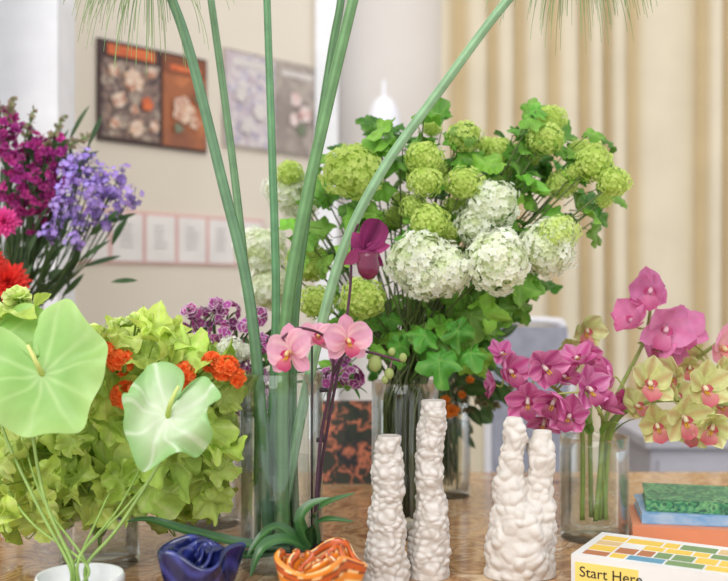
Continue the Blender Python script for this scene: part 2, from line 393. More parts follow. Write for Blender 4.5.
e=empty('grey_chair',(.62,2.95,0)); gm=plain('chair_grey',(150,152,164),.8,(138,140,152),30); fr=plain('chair_frame',(214,212,216),.5)
mb=MB(); 
bx0,bx1,by=.36,.60,2.88
path=spline([Vector((bx0,by,.46)),Vector((bx0,by+.02,.9)),Vector((bx0+.02,by+.03,1.055)),Vector((bx0+.05,by+.03,1.08)),Vector((bx1-.05,by+.03,1.08)),Vector((bx1-.02,by+.03,1.055)),Vector((bx1,by+.02,.9)),Vector((bx1,by,.46))],6)
tube(mb,path,.012,.012,seg=10); 
for x,y in((bx0,by),(bx1,by),(bx0,by+.40),(bx1,by+.40)): tube(mb,[Vector((x,y,0)),Vector((x,y,.47))],.011,.011,seg=8)
mb.obj('frame',[fr],e)
mb=MB(); box(mb,(bx0+.012,by+.01,.55),(bx1-.012,by+.03,1.066)); box(mb,(bx0-.01,by-.005,.44),(bx1+.01,by+.41,.47)); o=mb.obj('back_and_seat',[gm],e,smooth=False)
e=empty('low_cabinet',(1.15,3.2,0)); mb=MB(); box(mb,(.86,3.0,.03),(1.75,3.4,.70)); box(mb,(.84,2.98,.70),(1.77,3.42,.73))
for i in range(3): box(mb,(.88+i*.29,2.985,.08),(1.15+i*.29,2.999,.66))
mb.obj('carcass',[plain('cabinet_grey',(170,168,176),.6)],e,smooth=False)
mb=MB()
for i in range(3): box(mb,(.90+i*.29,2.97,.35),(.915+i*.29,2.984,.45))
for x in(.9,1.7): box(mb,(x-.02,3.02,0),(x+.02,3.06,.03))
mb.obj('handles_and_feet',[plain('steel',(120,120,125),.3,metal=1)],e,smooth=False)

# ============================================================ PAPYRUS
mb=MB(); D=1.53
def umbel(mb,o,n,L,count,col,dr=1.0,r=.00075):
    for i in range(count):
        d=(n*R.uniform(.2,1.0)+rs()*.95).normalized(); p=o.copy(); pts=[p.copy()]; l=L*R.uniform(.6,1.1)
        for k in range(8):
            p=p+d*l/8; d=(d-Z*(.07+.06*k)*dr).normalized(); pts.append(p.copy())
        tube(mb,pts,r,.0004,jit(col,.12),jit(mix(col,(190,190,110),.3)),3,0,False)
stems=[
 ([(268,545,1.52),(262,420,1.5),(248,290,1.48),(222,180,1.47),(192,60,1.46),(172,0,1.45),(150,-46,1.44)],.0085,(92,128,94)),
 ([(256,540,1.55),(258,400,1.55),(244,260,1.55),(230,140,1.56),(211,0,1.58),(195,-110,1.6),(188,-170,1.6)],.0066,(104,138,98)),
 ([(272,548,1.54),(272,430,1.55),(276,300,1.55),(272,150,1.56),(267,0,1.58),(262,-180,1.6)],.0070,(92,140,96)),
 ([(284,545,1.50),(282,420,1.5),(287,310,1.5),(304,210,1.5),(330,95,1.5),(353,0,1.5),(376,-100,1.5),(396,-190,1.5)],.0096,(96,136,84)),
 ([(296,540,1.56),(292,420,1.57),(296,300,1.58),(312,180,1.58),(332,50,1.6),(341,0,1.6),(352,-90,1.62),(358,-190,1.62)],.0074,(80,118,74)),
 ([(276,550,1.53),(296,440,1.51),(318,340,1.49),(345,245,1.47),(384,168,1.46),(440,90,1.45),(508,0,1.44),(572,-62,1.44)],.0082,(134,170,128))]
for pts,r,c in stems:
    path=spline([S(*p) for p in pts],7)
    tube(mb,path,lambda t,r=r:r*(1.08-.3*t),None,c,mix(c,(140,175,130),.3),12,0,stripe=.07)
    top=path[-1]; dr=(path[-1]-path[-3]).normalized()
    if top.z<EYE+.55: umbel(mb,top,dr,.165,380,(122,158,102),1.3)
    else: umbel(mb,top,dr,.20,110,(112,150,84),.7)
    for k in range(6):
        a=k*1.05; leaf(mb,top,dr+Vector((math.cos(a),math.sin(a),0))*.9,dr,.06,.010,'lance',.6,.2,0,(110,150,80),mi=0)
mb.obj('papyrus_stems',[M_stem])
glass_vase('glass_vase',(S(281,0,D).x,D),.064,.295,.55)

# ============================================================ VIBURNUM
mb=MB(); D=1.74; mouth=S(405,392,1.73); base=Vector((S(405,0,1.73).x,1.73,TZ+.03))
LG=(222,238,142); LG2=(202,224,114); WH=(255,255,250); WG=(236,244,208)
greens=[(353,172,28,1.70),(424,158,17,1.68),(425,181,16,1.67),(465,138,17,1.74),(464,183,17,1.69),(500,152,14,1.78),(545,139,16,1.72),(551,119,14,1.75),
 (594,163,17,1.70),(614,182,15,1.68),(562,184,15,1.75),(590,154,14,1.8),(414,207,12,1.70),(430,222,18,1.66),(290,173,13,1.84),(363,298,21,1.66),(318,302,17,1.70),(308,262,20,1.82),(455,208,11,1.74),(395,218,12,1.82),(432,128,9,1.76),(578,150,10,1.78),
 (442,170,9,1.76),(486,145,9,1.80),(530,158,9,1.80),(508,178,9,1.82),(400,200,9,1.80),(448,232,10,1.70),(575,172,9,1.72),(604,200,8,1.72)]
whites=[(292,190,22,1.88),(420,260,28,1.64),(444,270,26,1.63),(428,278,22,1.63),(498,261,29,1.62),(492,205,24,1.70),(476,226,18,1.70),(545,249,25,1.68),(262,250,22,1.90),(268,288,22,1.90),(300,205,16,1.9)]
def stem_to(mb,tgt,r=.0022,c=(84,92,52),b=base,m=mouth,sp=.035):
    off=Vector((R.uniform(-sp,sp),R.uniform(-sp,sp),0))
    tube(mb,spline([b+off*.8,m+off,m+(tgt-m)*.45+Z*.02+Y*.04+off*.3,tgt],6),r*1.3,r*.7,c,mix(c,(110,136,66),.5),6,2)
for u,v,r,d in greens:
    o=S(u,v,d); snowball(mb,o,r*d/1000,LG,LG2,int(150+r*9),.155,3); stem_to(mb,o)
o=S(558,232,1.66); snowball(mb,o,17*.00166,LG,WG,300,.16,3); stem_to(mb,o)
for u,v,r,d in whites:
    o=S(u,v,d); snowball(mb,o,r*d/1000,WH,WG,int(160+r*9),.175,3,.38); stem_to(mb,o)
blobs=[(400,145,20,6),(385,128,14,3),(440,195,26,8),(480,165,24,8),(520,180,28,11),(585,195,22,7),(525,130,16,6),(575,140,18,5),(605,160,12,3),(470,235,26,8),(400,300,28,9),
 (378,235,20,6),(520,285,20,8),(440,328,26,10),(425,352,18,5),(470,320,26,9),(480,352,16,4),(345,215,20,6),(330,165,20,4),(300,230,20,5),(372,145,18,4),(500,320,18,7),(455,295,26,9),(385,330,22,8),
 (340,260,20,7),(560,205,22,7),(530,220,22,7),(405,175,20,6),(490,290,22,8),(320,190,18,4),(345,320,16,6),(440,245,30,7),(500,190,20,7),(575,172,18,6),(432,130,12,4),(365,345,18,5),(410,240,20,6),(510,255,20,5),(450,155,18,5),(535,160,20,7),(500,300,25,6)]
cen=S(440,250,1.80)
for u,v,s,n in blobs:
    for i in range(n):
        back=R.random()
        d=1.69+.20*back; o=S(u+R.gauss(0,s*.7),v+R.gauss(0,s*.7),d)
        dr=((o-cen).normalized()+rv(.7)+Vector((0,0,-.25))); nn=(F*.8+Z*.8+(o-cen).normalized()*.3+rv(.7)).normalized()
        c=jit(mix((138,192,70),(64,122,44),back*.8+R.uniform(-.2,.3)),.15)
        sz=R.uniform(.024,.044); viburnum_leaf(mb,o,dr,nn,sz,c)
        tube(mb,[o,o-dr.normalized()*.02-nn*.005,o+(cen-o).normalized()*.05],.0010,.0012,(100,124,56),seg=4,mi=2)
        if i%6==0: stem_to(mb,o,.0018,(72,74,44))
for u,v,r,d in((440,360,22,1.62),(458,330,18,1.62),(400,345,18,1.64),(470,352,16,1.64),(425,335,16,1.63)):
    o=S(u,v,d); viburnum_leaf(mb,o,Vector((R.uniform(-.5,.5),-.3,-.8)),(F+Z*.7+rv(.5)),r*1.25*d/1000,jit((80,148,50),.08))
    tube(mb,spline([o,o+Z*.015+Y*.03,mouth+Z*.01]),.0012,.0015,(100,130,60),seg=4,mi=2)
mb.obj('viburnum_bouquet',[M_leaf,M_petal,M_stem,M_bloom])
glass_vase('glass_vase',(base.x,1.73),.058,.262,.5)

# ============================================================ SECOND VASE : dark mixed foliage
mb=MB(); b2=Vector((S(448,0,2.05).x,2.05,TZ+.03)); m2=b2+Z*.22
for i in range(90):
    o=S(R.gauss(462,20),R.gauss(368,22),R.uniform(1.98,2.14)); dr=(o-m2).normalized()+rv(.5)
    leaf(mb,o,dr,F+Z*.4+rv(.6),R.uniform(.04,.07),R.uniform(.018,.03),'ovate',.6,.15,.03,jit((66,98,44),.2),rib=(90,120,60),nl=5,nw=4)
    if i%4==0: tube(mb,spline([b2+rv(.02),m2+rv(.025),o],5),.002,.0012,(70,90,46),seg=5,mi=2)
for u,v,r in((484,354,9),(452,411,9),(462,395,5),(470,380,5),(446,400,6)):
    o=S(u,v,1.96); rosette(mb,o,F+Z*.3,r*.00196,(240,140,58),(246,184,70),24); tube(mb,spline([o,(o+m2)*.5+Z*.01,m2,b2],5),.0014,.0016,(80,110,50),seg=5,mi=2)
for i in range(14):
    o=S(R.uniform(462,512),R.uniform(385,412),1.98); rosette(mb,o,F+Z,.010,(168,150,120),(110,110,60),12); tube(mb,spline([o,m2,b2],5),.001,.0014,(80,100,50),seg=4,mi=2)
mb.obj('mixed_foliage_bouquet',[M_leaf,M_petal,M_stem])
glass_vase('glass_vase',(b2.x,b2.y),.046,.22,.5)

# ============================================================ CYMBIDIUM ORCHIDS
mb=MB(); b3=Vector((S(594,0,1.70).x,1.70,TZ+.03)); m3=b3+Z*.15
MG=(214,98,164);MG2=(238,164,208);PK=(234,156,200);PK2=(240,180,208);LM=(212,220,144);LM2=(230,236,180)
spA=spline([b3+X*-.02,m3+X*-.02,S(572,405,1.68),S(545,382,1.66),S(505,368,1.66)],8)
spB=spline([b3+X*.01,m3+X*.015,S(622,385,1.74),S(646,335,1.74),S(652,283,1.74)],8)
spC=spline([b3+X*.02+Y*.01,m3+X*.03,S(640,405,1.66),S(680,400,1.64),S(728,405,1.62)],8)
spD=spline([b3+Y*.02,m3+Y*.03,S(590,370,1.78),S(586,325,1.78)],8)
spE=spline([b3-Y*.01,m3-Y*.02+X*.01,S(600,412,1.6),S(585,392,1.6)],8)
spF=spline([b3+X*.02,m3+X*.03+Y*.02,S(665,385,1.74),S(715,345,1.72),S(740,335,1.72)],8)
SP=[spA,spB,spC,spD,spE,spF]
for s in SP: tube(mb,s,.0042,.0028,(134,160,72),(140,150,84),8,2)
def near(p):
    return min((q for s in SP for q in s[8:]),key=lambda q:(q-p).length)
fl=[(508,371,40,1.64,'m'),(543,366,42,1.62,'m'),(577,362,38,1.66,'m'),(528,398,40,1.63,'m'),(556,398,42,1.60,'m'),(586,388,42,1.60,'m'),(571,416,40,1.61,'m'),(603,408,40,1.62,'m'),
 (545,418,36,1.66,'m'),(612,378,36,1.66,'m'),(624,398,30,1.70,'m'),(495,385,28,1.68,'m'),(590,352,28,1.70,'m'),(560,380,38,1.66,'m'),(525,378,36,1.68,'m'),(500,355,26,1.68,'m'),
 (652,289,42,1.72,'p'),(664,326,46,1.69,'p'),(636,324,42,1.72,'p'),(682,332,40,1.72,'p'),(662,352,38,1.71,'p'),(645,344,36,1.74,'p'),(676,345,36,1.74,'p'),
 (585,328,38,1.76,'l'),(568,345,28,1.78,'l'),
 (648,384,48,1.62,'l'),(682,416,46,1.60,'l'),(636,408,38,1.66,'l'),(702,388,46,1.61,'l'),(712,424,42,1.60,'l'),(656,424,40,1.63,'l'),(676,376,38,1.66,'l'),(672,398,38,1.66,'l'),(695,432,34,1.66,'l'),(720,405,36,1.66,'l'),(690,365,30,1.7,'l'),
 (719,348,48,1.70,'q'),(722,375,38,1.67,'l'),(700,356,30,1.74,'l'),(740,390,44,1.64,'l')]
for u,v,s,d,k in fl:
    o=S(u,v,d); q=near(o); out=(o-q); out=out.normalized() if out.length>.004 else F
    n=(F*.9+out*.7+rv(.75)+Z*.1).normalized(); up=Z+rv(.5); sz=s*1.38*d/1000
    if k=='m': orchid(mb,o,n,up,sz,jit(MG,.08),jit(MG2,.06),(150,24,90),1.0,1,(250,232,226),True,(236,200,80),R.uniform(.3,.6),(190,60,140))
    elif k=='p': orchid(mb,o,n,up,sz*1.10,jit(PK,.05),jit((222,132,184),.06),(196,70,130),1.25,1,(248,214,226),True,None,R.uniform(.45,.7))
    elif k=='q': orchid(mb,o,n,up,sz,(240,190,204),(228,160,192),(220,90,120),1.2,1,(246,240,190),True,None,.5)
    else: orchid(mb,o,n,up,sz,jit(LM,.05),jit(LM2,.04),(196,70,96),1.0,1,(246,240,206),True,(230,190,60),R.uniform(.3,.6),(190,200,110))
    tube(mb,spline([o-n*.002,o-n*.012,q],4),.0014,.0018,(160,172,92),seg=5,mi=2)
for i in range(10):
    a=R.uniform(0,6.28); leaf(mb,m3+Vector((math.cos(a),math.sin(a),0))*.035,Vector((math.cos(a)*.8,math.sin(a)*.8,.9)),Z,R.uniform(.07,.11),.014,'strap',1.2,.2,0,jit((120,160,70)),mi=0)
mb.obj('cymbidium_orchid_bouquet',[M_leaf,M_petal,M_stem])
glass_vase('glass_vase',(b3.x,b3.y),.058,.172,.55)

# ============================================================ ANTHURIUM + GERANIUM FOLIAGE (left)
mb=MB(); b4=Vector((S(80,0,1.32).x,1.32,TZ+.03)); m4=b4+Z*.03
bq=Vector((S(100,0,1.54).x,1.54,TZ+.02)); mq=bq+Z*.12
CH=(210,226,118); CH2=(176,206,90); CH3=(230,240,162)
cen=S(110,440,1.50)
def chart(mb,u,v,d,r,dim=0):
    o=S(u,v,d); o.z=max(o.z,TZ+.06); n=((o-cen).normalized()*.5+F*.7+Z*.6+rv(.8)).normalized()
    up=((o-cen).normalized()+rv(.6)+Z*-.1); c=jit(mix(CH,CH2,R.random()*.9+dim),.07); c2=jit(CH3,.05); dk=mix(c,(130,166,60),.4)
    def cf(q,a):
        v=abs(math.sin(3.5*a)); return mix(mix(c2,c,v*2.5+.3),dk,(1-q)*.35)
    disc(mb,o,n,up,r*d/1000,ger_outline,cup=R.uniform(-.15,.4),ruf=R.uniform(.06,.14),rk=R.choice([5,6,7]),nr=6,na=70,cf=cf,mi=0,pleat=.0,pk=7,droop=R.uniform(0,.5),crumple=1.0)
    rt=mq+Vector((R.uniform(-.03,.03),R.uniform(-.03,.03),0))
    tube(mb,spline([o,o-n*.02-Z*.015,(o+rt)*.5+Y*.02,rt,rt*.2+bq*.8],5),.0012,.0018,(158,184,84),(130,160,70),5,2)
fb=MB()
L=[(20,310,22),(8,330,20),(32,345,20),(135,335,22),(165,340,22),(150,355,26),(120,350,18),(100,345,22),(190,355,20),(215,380,20),(205,400,22),(225,400,18),(228,425,20),(215,445,22),(225,470,18),
 (195,430,26),(170,460,28),(200,475,24),(215,500,18),(190,505,22),(150,490,28),(165,515,18),(120,470,28),(135,445,26),(95,430,28),(75,460,28),(100,495,26),(60,425,26),(105,395,26),(135,410,24),(85,400,24),(70,390,22),
 (60,490,22),(40,470,26),(20,480,24),(8,500,22),(10,460,20),(30,510,22),(5,520,22),(75,360,22),(90,375,20),(15,440,20),(180,400,24),(230,445,14),(185,490,24),(140,465,24),(112,360,20),(55,515,16),(200,510,16),(150,380,22),(175,350,18),(130,500,20),(110,420,24),(155,425,24),(45,450,24),(125,385,20),(22,430,22),(20,520,22),(-5,480,24),(45,520,18),(80,480,24),(35,495,24),(100,455,24),(118,335,18),(150,325,18),(178,338,16)]
for u,v,r in L: chart(fb,u+R.uniform(-4,4),v+R.uniform(-4,4),1.50+R.uniform(-.08,.08),r*1.15)
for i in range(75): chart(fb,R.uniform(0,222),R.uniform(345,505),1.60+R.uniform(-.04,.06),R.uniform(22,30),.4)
for u,v,r in((20,455,22),(50,475,20),(12,500,20),(42,505,18),(120,480,20),(75,440,18)): chart(fb,u,v,1.43,r)
for cx,cy in((14,300),(40,322),(150,325),(222,385),(95,340),(10,312),(130,328),(60,340)):
    for i in range(3):
        o=S(cx+R.uniform(-12,12),cy+R.uniform(-6,12),1.5+R.uniform(-.03,.03)); rosette(fb,o,Z+F*.5+rv(.4),.024,CH3,CH2,12,0,wid=.9)
        tube(fb,spline([o,(o+mq)*.5+Y*.04,mq,bq],5),.0014,.0016,(140,170,70),seg=5,mi=2)
for u,v,r in((121,362,15),(180,377,19),(226,369,15),(126,396,17),(105,352,9),(212,362,10),(236,378,9)):
    o=S(u,v,1.42)
    for i in range(int(r*1.3)):
        d=(rs()+F*.5+Z*.3).normalized(); rosette(fb,o+d*r*.00095,d,.0110,jit((255,134,66),.05),(255,110,50),8,1,.9,1.3,.15)
    tube(fb,spline([o,(o+mq)*.5+Y*.05,mq,bq],6),.002,.0022,(120,150,70),seg=6,mi=2)
fb.obj('geranium_bouquet',[M_leaf,M_petal,M_stem])
def heart(a):
    a2=abs((a+pi)%(2*pi)-pi)
    v=.84+.20*math.exp(-(a2/.28)**2)+.20*math.exp(-((a2-2.45)/.5)**2)
    return v*(1-.62*math.exp(-((a2-pi)/.16)**2))
def anthurium(u,v,d,r,n,up,c,ce,cv,stempts,spc,droop=.18,fold=.0,ruf=.03,cr=.2):
    o=S(u,v,d)
    def cf(q,a):
        a2=(a+pi)%(2*pi)-pi
        w=min(abs(a2),abs(abs(a2)-.55),abs(abs(a2)-1.15),abs(abs(a2)-1.8),abs(abs(a2)-2.45))
        return mix(mix(cv,c,.35),mix(c,ce,q**2.5),w*16*q+.1)
    disc(mb,o,n,up,r*d/1000,heart,cup=.10,ruf=ruf,rk=5,nr=12,na=128,cf=cf,mi=3,droop=droop,fold=fold,crumple=cr)
    n=n.normalized(); upn=(up-n*up.dot(n)).normalized()
    tube(mb,spline([o-n*.002,o+n*.012-upn*.004,o+n*.022-upn*.014,o+n*.026-upn*.034],5),lambda t:.0042*(1-.45*t),None,spc[0],spc[1],10,3)
    tube(mb,spline([o]+stempts,8),.0022,.0026,(150,176,96),(130,160,80),8,2)
anthurium(42,374,1.34,74,Vector((.05,-.85,.55)),Vector((.45,0,-.9)),(150,196,108),(180,214,132),(200,226,158),[S(32,420,1.37),S(45,500,1.35),m4-X*.01,b4-X*.01],((206,214,120),(236,232,156)),.1,.10,.05,.3)
anthurium(168,416,1.33,54,Vector((.1,-.8,.55)),Vector((-.35,-.1,-.9)),(222,238,204),(150,198,122),(236,246,224),[S(166,450,1.36),S(120,525,1.34),m4+X*.01,b4+X*.01],((176,200,90),(224,232,150)),.3,.16,.10,.5)
anthurium(-8,345,1.40,56,Vector((.3,-.8,.4)),Vector((-.2,0,-.9)),(146,194,100),(176,214,122),(196,222,150),[S(0,420,1.42),S(35,500,1.37),m4-X*.015,b4-X*.012],((206,214,120),(236,232,156)),.1,.12,.05)
for a,b in(((150,450),(95,560)),((20,430),(60,560)),((120,470),(82,560)),((0,480),(55,560)),((180,440),(92,560))):
    p0=S(a[0],a[1],1.44)
    tube(mb,spline([p0,S((a[0]*.4+b[0]*.6),(a[1]*.45+b[1]*.55),1.38),m4+rv(.012),b4]),.0016,.0020,(156,186,96),(140,170,90),6,2)
    leaf(mb,p0,Vector((R.uniform(-.5,.5),-.1,1)),F,.05,.03,'ovate',.4,.15,.03,jit(CH2),jit(CH),nl=6)
mb.obj('anthurium_bouquet',[M_leaf,M_petal,M_stem,M_gloss])
mb=MB(); lathe(mb,(b4.x,b4.y,TZ),[(.038,0),(.048,.008),(.058,.025),(.058,.040),(.056,.046),(.053,.045),(.052,.035),(.040,.018),(.001,.016)]); mb.obj('white_vase',[plain('white_ceramic',(238,238,240),.2)])
glass_vase('glass_vase',(bq.x,bq.y),.060,.14,.5)

# ============================================================ PURPLE BOUQUET far left
mb=MB(); b5=Vector((S(-6,0,2.05).x,2.05,TZ+.03)); m5=b5+Z*.26
def st5(o,r=.0022): tube(mb,spline([o,(o*.6+m5*.4)+X*.02-Z*.01,m5+rv(.02),b5+rv(.02)],6),r,r,(62,84,44),seg=5,mi=2)
for u,v,r in((18,150,22),(8,175,22),(35,165,20),(42,190,18),(22,195,20),(52,150,14),(8,138,16),(62,175,12),(5,125,12),(30,215,14)):
    o=S(u,v,2.0); st5(o)
    for i in range(int(r*1.5)):
        d=rs(); rosette(mb,o+Vector((d.x,d.y*.7,d.z*1.1))*r*.002,(d+F*.4),.014,jit((200,76,156),.2),(156,50,126),7,1,.8,1.2,.15)
for u,v in((85,158),(100,175),(75,178),(112,190),(95,200),(70,205),(60,222),(120,175),(132,195),(82,225),(105,218),(66,192),(90,188),(118,206),(50,232),(76,240),(88,172),(104,192),(78,212),(96,212),(70,165),(60,205)):
    o=S(u,v,1.96+R.uniform(-.05,.05)); st5(o,.0014)
    for i in range(24):
        d=rs(); floret(mb,o+d*R.uniform(.2,1)*.026,(d+F*.5+Z*.4),R.uniform(.005,.009),jit((160,128,212),.18),(196,172,228))
        if i%3==0: tube(mb,[o+d*.02,o-Z*.02],.0007,.0009,(90,80,110),seg=4,mi=2)
for u,v,u2,v2 in((5,128,14,98),(25,140,34,108),(45,150,64,116),(60,150,92,134),(0,115,-6,95)):
    a=S(u,v,2.0);b=S(u2,v2,1.98); tube(mb,[a,(a+b)/2,b],.002,.001,(110,140,80),seg=5,mi=2); st5(a)
    for i in range(30):
        t=i/30; d=rs(); leaf(mb,a+(b-a)*t,(b-a).normalized()*.6+d,rs(),.020*(1-.5*t),.011,'ovate',.4,.3,0,jit((140,164,102)),jit((180,140,140)),nl=3,nw=2,mi=0)
for i in range(160):
    u=R.gauss(34,30);v=R.uniform(150,310)+abs(u-30)*-.3; o=S(u,v,R.uniform(1.99,2.12)); 
    leaf(mb,o,(o-m5).normalized()+rv(.5),F+Z*.3+rv(.6),R.uniform(.05,.09),R.uniform(.009,.018),'lance',.7,.15,.02,jit((64,92,54),.25),rib=(80,104,64),nl=5,nw=3)
    if i%4==0: st5(o,.0015)
for u,v,r,c,c2 in((4,222,18,(240,92,170),(214,60,140)),(8,282,24,(240,70,58),(204,40,38)),(-12,262,20,(236,76,60),(196,36,38)),(20,300,12,(220,56,70),(150,30,50))):
    o=S(u,v,1.92); rosette(mb,o,F+Z*.25+X*.2,r*.00192,c,c2,60,1,.34,1.5,.05,prof='lance'); st5(o,.003)
mb.obj('purple_flower_bouquet',[M_leaf,M_petal,M_stem])
glass_vase('glass_vase',(b5.x,b5.y),.058,.26,.5)

# ============================================================ DIANTHUS
mb=MB(); b6=Vector((S(212,0,1.80).x,1.80,TZ+.03)); m6=b6+Z*.19
def st6(o): tube(mb,spline([o,(o+m6)*.5+Z*.01,m6+rv(.02),b6+rv(.02)],6),.0018,.002,(84,112,60),seg=5,mi=2)
hd=[(158,323,9),(180,334,14),(205,322,16),(228,314,13),(196,345,15),(222,335,16),(246,330,12),(252,350,14),(212,362,14),(186,356,13),(240,372,14),(258,318,10),(232,388,12),(250,398,14),(264,380,10),(200,376,10),(340,365,12),(352,378,12),(330,380,12),(262,345,10),(215,305,7),(262,402,12),(240,408,10),(192,312,9),(238,350,12)]
for u,v,r in hd:
    o=S(u,v,1.72+R.uniform(-.04,.04)); st6(o)
    for i in range(int(r*1.5)):
        d=(rs()+F*.3+Z*.4).normalized(); q=o+d*r*.0017*R.uniform(.75,1)
        nn=(d+rv(.3)); rr=R.uniform(.0085,.0115); c=jit((182,84,156),.18)
        disc(mb,q,nn,rs(),rr,lambda a:.76+.24*abs(math.cos(2.5*a)),cup=.1,nr=4,na=20,cf=lambda s,a,c=c:(246,224,240) if s>.9 else (c if s>.1 else (240,210,228)),mi=1)
    for i in range(4): 
        d=rs(); leaf(mb,o-Z*.01,d-Z*.2,Z,.035,.007,'lance',.4,.2,0,jit((80,116,60)),nl=4,nw=2)
for u,v,r in((231,352,15),(244,352,9)): o=S(u,v,1.66); snowball(mb,o,r*.00166,(255,252,250),(236,238,230),220,.2,3); st6(o)
for i in range(70):
    o=S(R.uniform(165,262),R.uniform(340,430),R.uniform(1.74,1.84)); leaf(mb,o,(o-m6).normalized()+rv(.6),F+Z*.4+rv(.6),.05,.010,'lance',.7,.2,0,jit((74,110,54),.2),nl=5,nw=2)
    if i%4==0: st6(o)
mb.obj('dianthus_bouquet',[M_leaf,M_petal,M_stem,M_bloom])
glass_vase('glass_vase',(b6.x,b6.y),.052,.19,.5)

# ============================================================ POTTED ORCHID (phalaenopsis + slipper)
mb=MB(); bp=Vector((-.070,1.415,TZ)); top=bp+Z*.055
lathe(mb,bp,[(.024,0),(.028,.005),(.034,.058),(.031,.058),(.029,.05),(.001,.05)],(52,40,44),24,4)
sA=spline([top,S(316,500,1.42),S(322,430,1.42),S(333,375,1.41),S(328,340,1.40),S(300,328,1.37),S(282,338,1.36)],8)
sA2=spline([S(333,375,1.41),S(346,352,1.40),S(368,352,1.40),S(404,362,1.40)],8)
sB=spline([top+X*.004+Y*.004,S(318,495,1.43),S(328,425,1.43),S(342,350,1.43),S(350,290,1.43),S(352,245,1.42),S(358,224,1.41)],8)
for s in(sA,sA2,sB): tube(mb,s,.0026,.0018,(58,36,50),(92,48,70),8,2)
tube(mb,[top-X*.004,S(312,330,1.44)],.0016,.0016,(44,40,40),seg=6,mi=2)
for hgt in(500,440,390):
    o=S(317+(500-hgt)*.06,hgt,1.425); tube(mb,[o-X*.006,o+X*.006],.0032,.0032,(40,34,40),seg=8,mi=2)
PP=(246,208,220);PE=(232,158,192)
for u,v,s,n,d in((291,352,50,Vector((-.5,-.85,.05)),1.36),(346,340,46,Vector((.4,-.85,.1)),1.37),(318,338,38,Vector((.1,-.7,.6)),1.41)):
    o=S(u,v,d); orchid(mb,o,n,Z+rv(.15),s*1.2*d/1000,PP,PE,(186,30,104),1.1,1,(248,228,170),False,(230,180,60),.28,(210,90,146))
    q=min(sA+sA2,key=lambda p:(p-o).length); tube(mb,spline([o,o-n.normalized()*.012,q],4),.0014,.0014,(120,70,90),seg=5,mi=2)
for u,v,r in((375,364,8),(389,374,5.5),(403,358,4.5),(392,352,4),(385,380,4)):
    o=S(u,v,1.40); q=min(sA2,key=lambda p:(p-o).length)
    lathe(mb,o-Z*r*.0014,[(r*.0012*math.sin(pi*i/8)+1e-4,r*.0015*(1-math.cos(pi*i/8))) for i in range(9)],(176,190,120),12,1)
    tube(mb,[o,(o+q)/2-Z*.002,q],.001,.001,(110,80,80),seg=5,mi=2)
o=S(364,250,1.40); DP=(116,28,80);DP2=(166,60,120)
leaf(mb,o,Vector((.4,-.25,.7)),F+Z*-.2,.050,.040,'tepal',.9,.4,.04,DP2,DP,rib=(90,16,60),nl=8,nw=8,mi=1,streak=(90,20,60))
leaf(mb,o,Vector((-.5,-.1,.8)),F,.030,.024,'ovate',.5,.3,.03,DP,DP2,nl=6,nw=4,mi=1)
leaf(mb,o,Vector((.9,-.2,.15)),F,.038,.020,'ovate',.4,.2,.05,DP2,(180,70,130),nl=6,nw=4,mi=1)
leaf(mb,o,Vector((-.7,-.2,-.5)),F,.036,.020,'ovate',.4,.2,.05,DP2,(140,60,90),nl=6,nw=4,mi=1)
leaf(mb,o,Vector((.6,-.2,-.5)),F,.036,.020,'ovate',.4,.2,.05,DP2,DP,nl=6,nw=4,mi=1)
lathe(mb,o+Vector((.006,-.016,-.042)),[(.001,0),(.008,.002),(.014,.010),(.016,.020),(.013,.031),(.015,.038),(.013,.037),(.012,.03),(.010,.012)],(110,30,64),20,3)
tube(mb,spline([o,o-Y*-.01+Z*.004,sB[-6]],4),.0018,.0018,(92,40,66),seg=6,mi=2)
def strap(pts,w,c,n=Z):
    P=spline([S(*p) for p in pts],6); vs=[];cs=[];fs=[]; N_=len(P); nw=4
    for i,p in enumerate(P):
        d=(P[min(i+1,N_-1)]-P[max(i-1,0)]).normalized(); sd=d.cross(n).normalized(); nn=sd.cross(d); t=i/(N_-1)
        ww=w*PROF['strap'](t)*.5
        for j in range(nw+1):
            s=j/nw*2-1; vs.append(p+sd*s*ww+nn*abs(s)*ww*.35); cs.append(mix(mix(c,(120,160,90),.35),c,abs(s)*2))
    for i in range(N_-1):
        for j in range(nw): fs.append((i*5+j,i*5+j+1,(i+1)*5+j+1,(i+1)*5+j))
    mb.add(vs,fs,cs,3)
strap([(318,545,1.41),(314,520,1.39),(326,504,1.37),(356,493,1.36)],.017,(56,94,50),Vector((.2,-.5,.8)))
strap([(312,545,1.41),(312,528,1.38),(328,520,1.35),(354,522,1.33)],.016,(46,82,44),Vector((0,-.5,.8)))
strap([(310,550,1.41),(285,540,1.385),(262,548,1.36),(250,578,1.35)],.018,(58,102,54),Vector((0,-.6,.7)))
strap([(308,548,1.41),(280,528,1.40),(262,536,1.38),(245,560,1.37)],.016,(50,92,46),Vector((-.3,-.6,.7)))
strap([(306,550,1.42),(250,545,1.40),(190,532,1.41),(150,520,1.42),(126,522,1.43)],.017,(50,88,54),Vector((0,-.5,.8)))
strap([(300,550,1.42),(240,556,1.40),(200,545,1.41),(172,548,1.42)],.015,(44,80,46),Vector((0,-.5,.8)))
strap([(310,548,1.41),(300,520,1.40),(312,504,1.40),(334,498,1.40)],.016,(60,104,54),Vector((0,-.6,.7)))
mb.obj('potted_orchid',[M_leaf,M_petal,M_stem,flora('orchid_leaf_gloss',.25,.1,.6,.1,30),plain('dark_pot',(40,34,38),.4)])

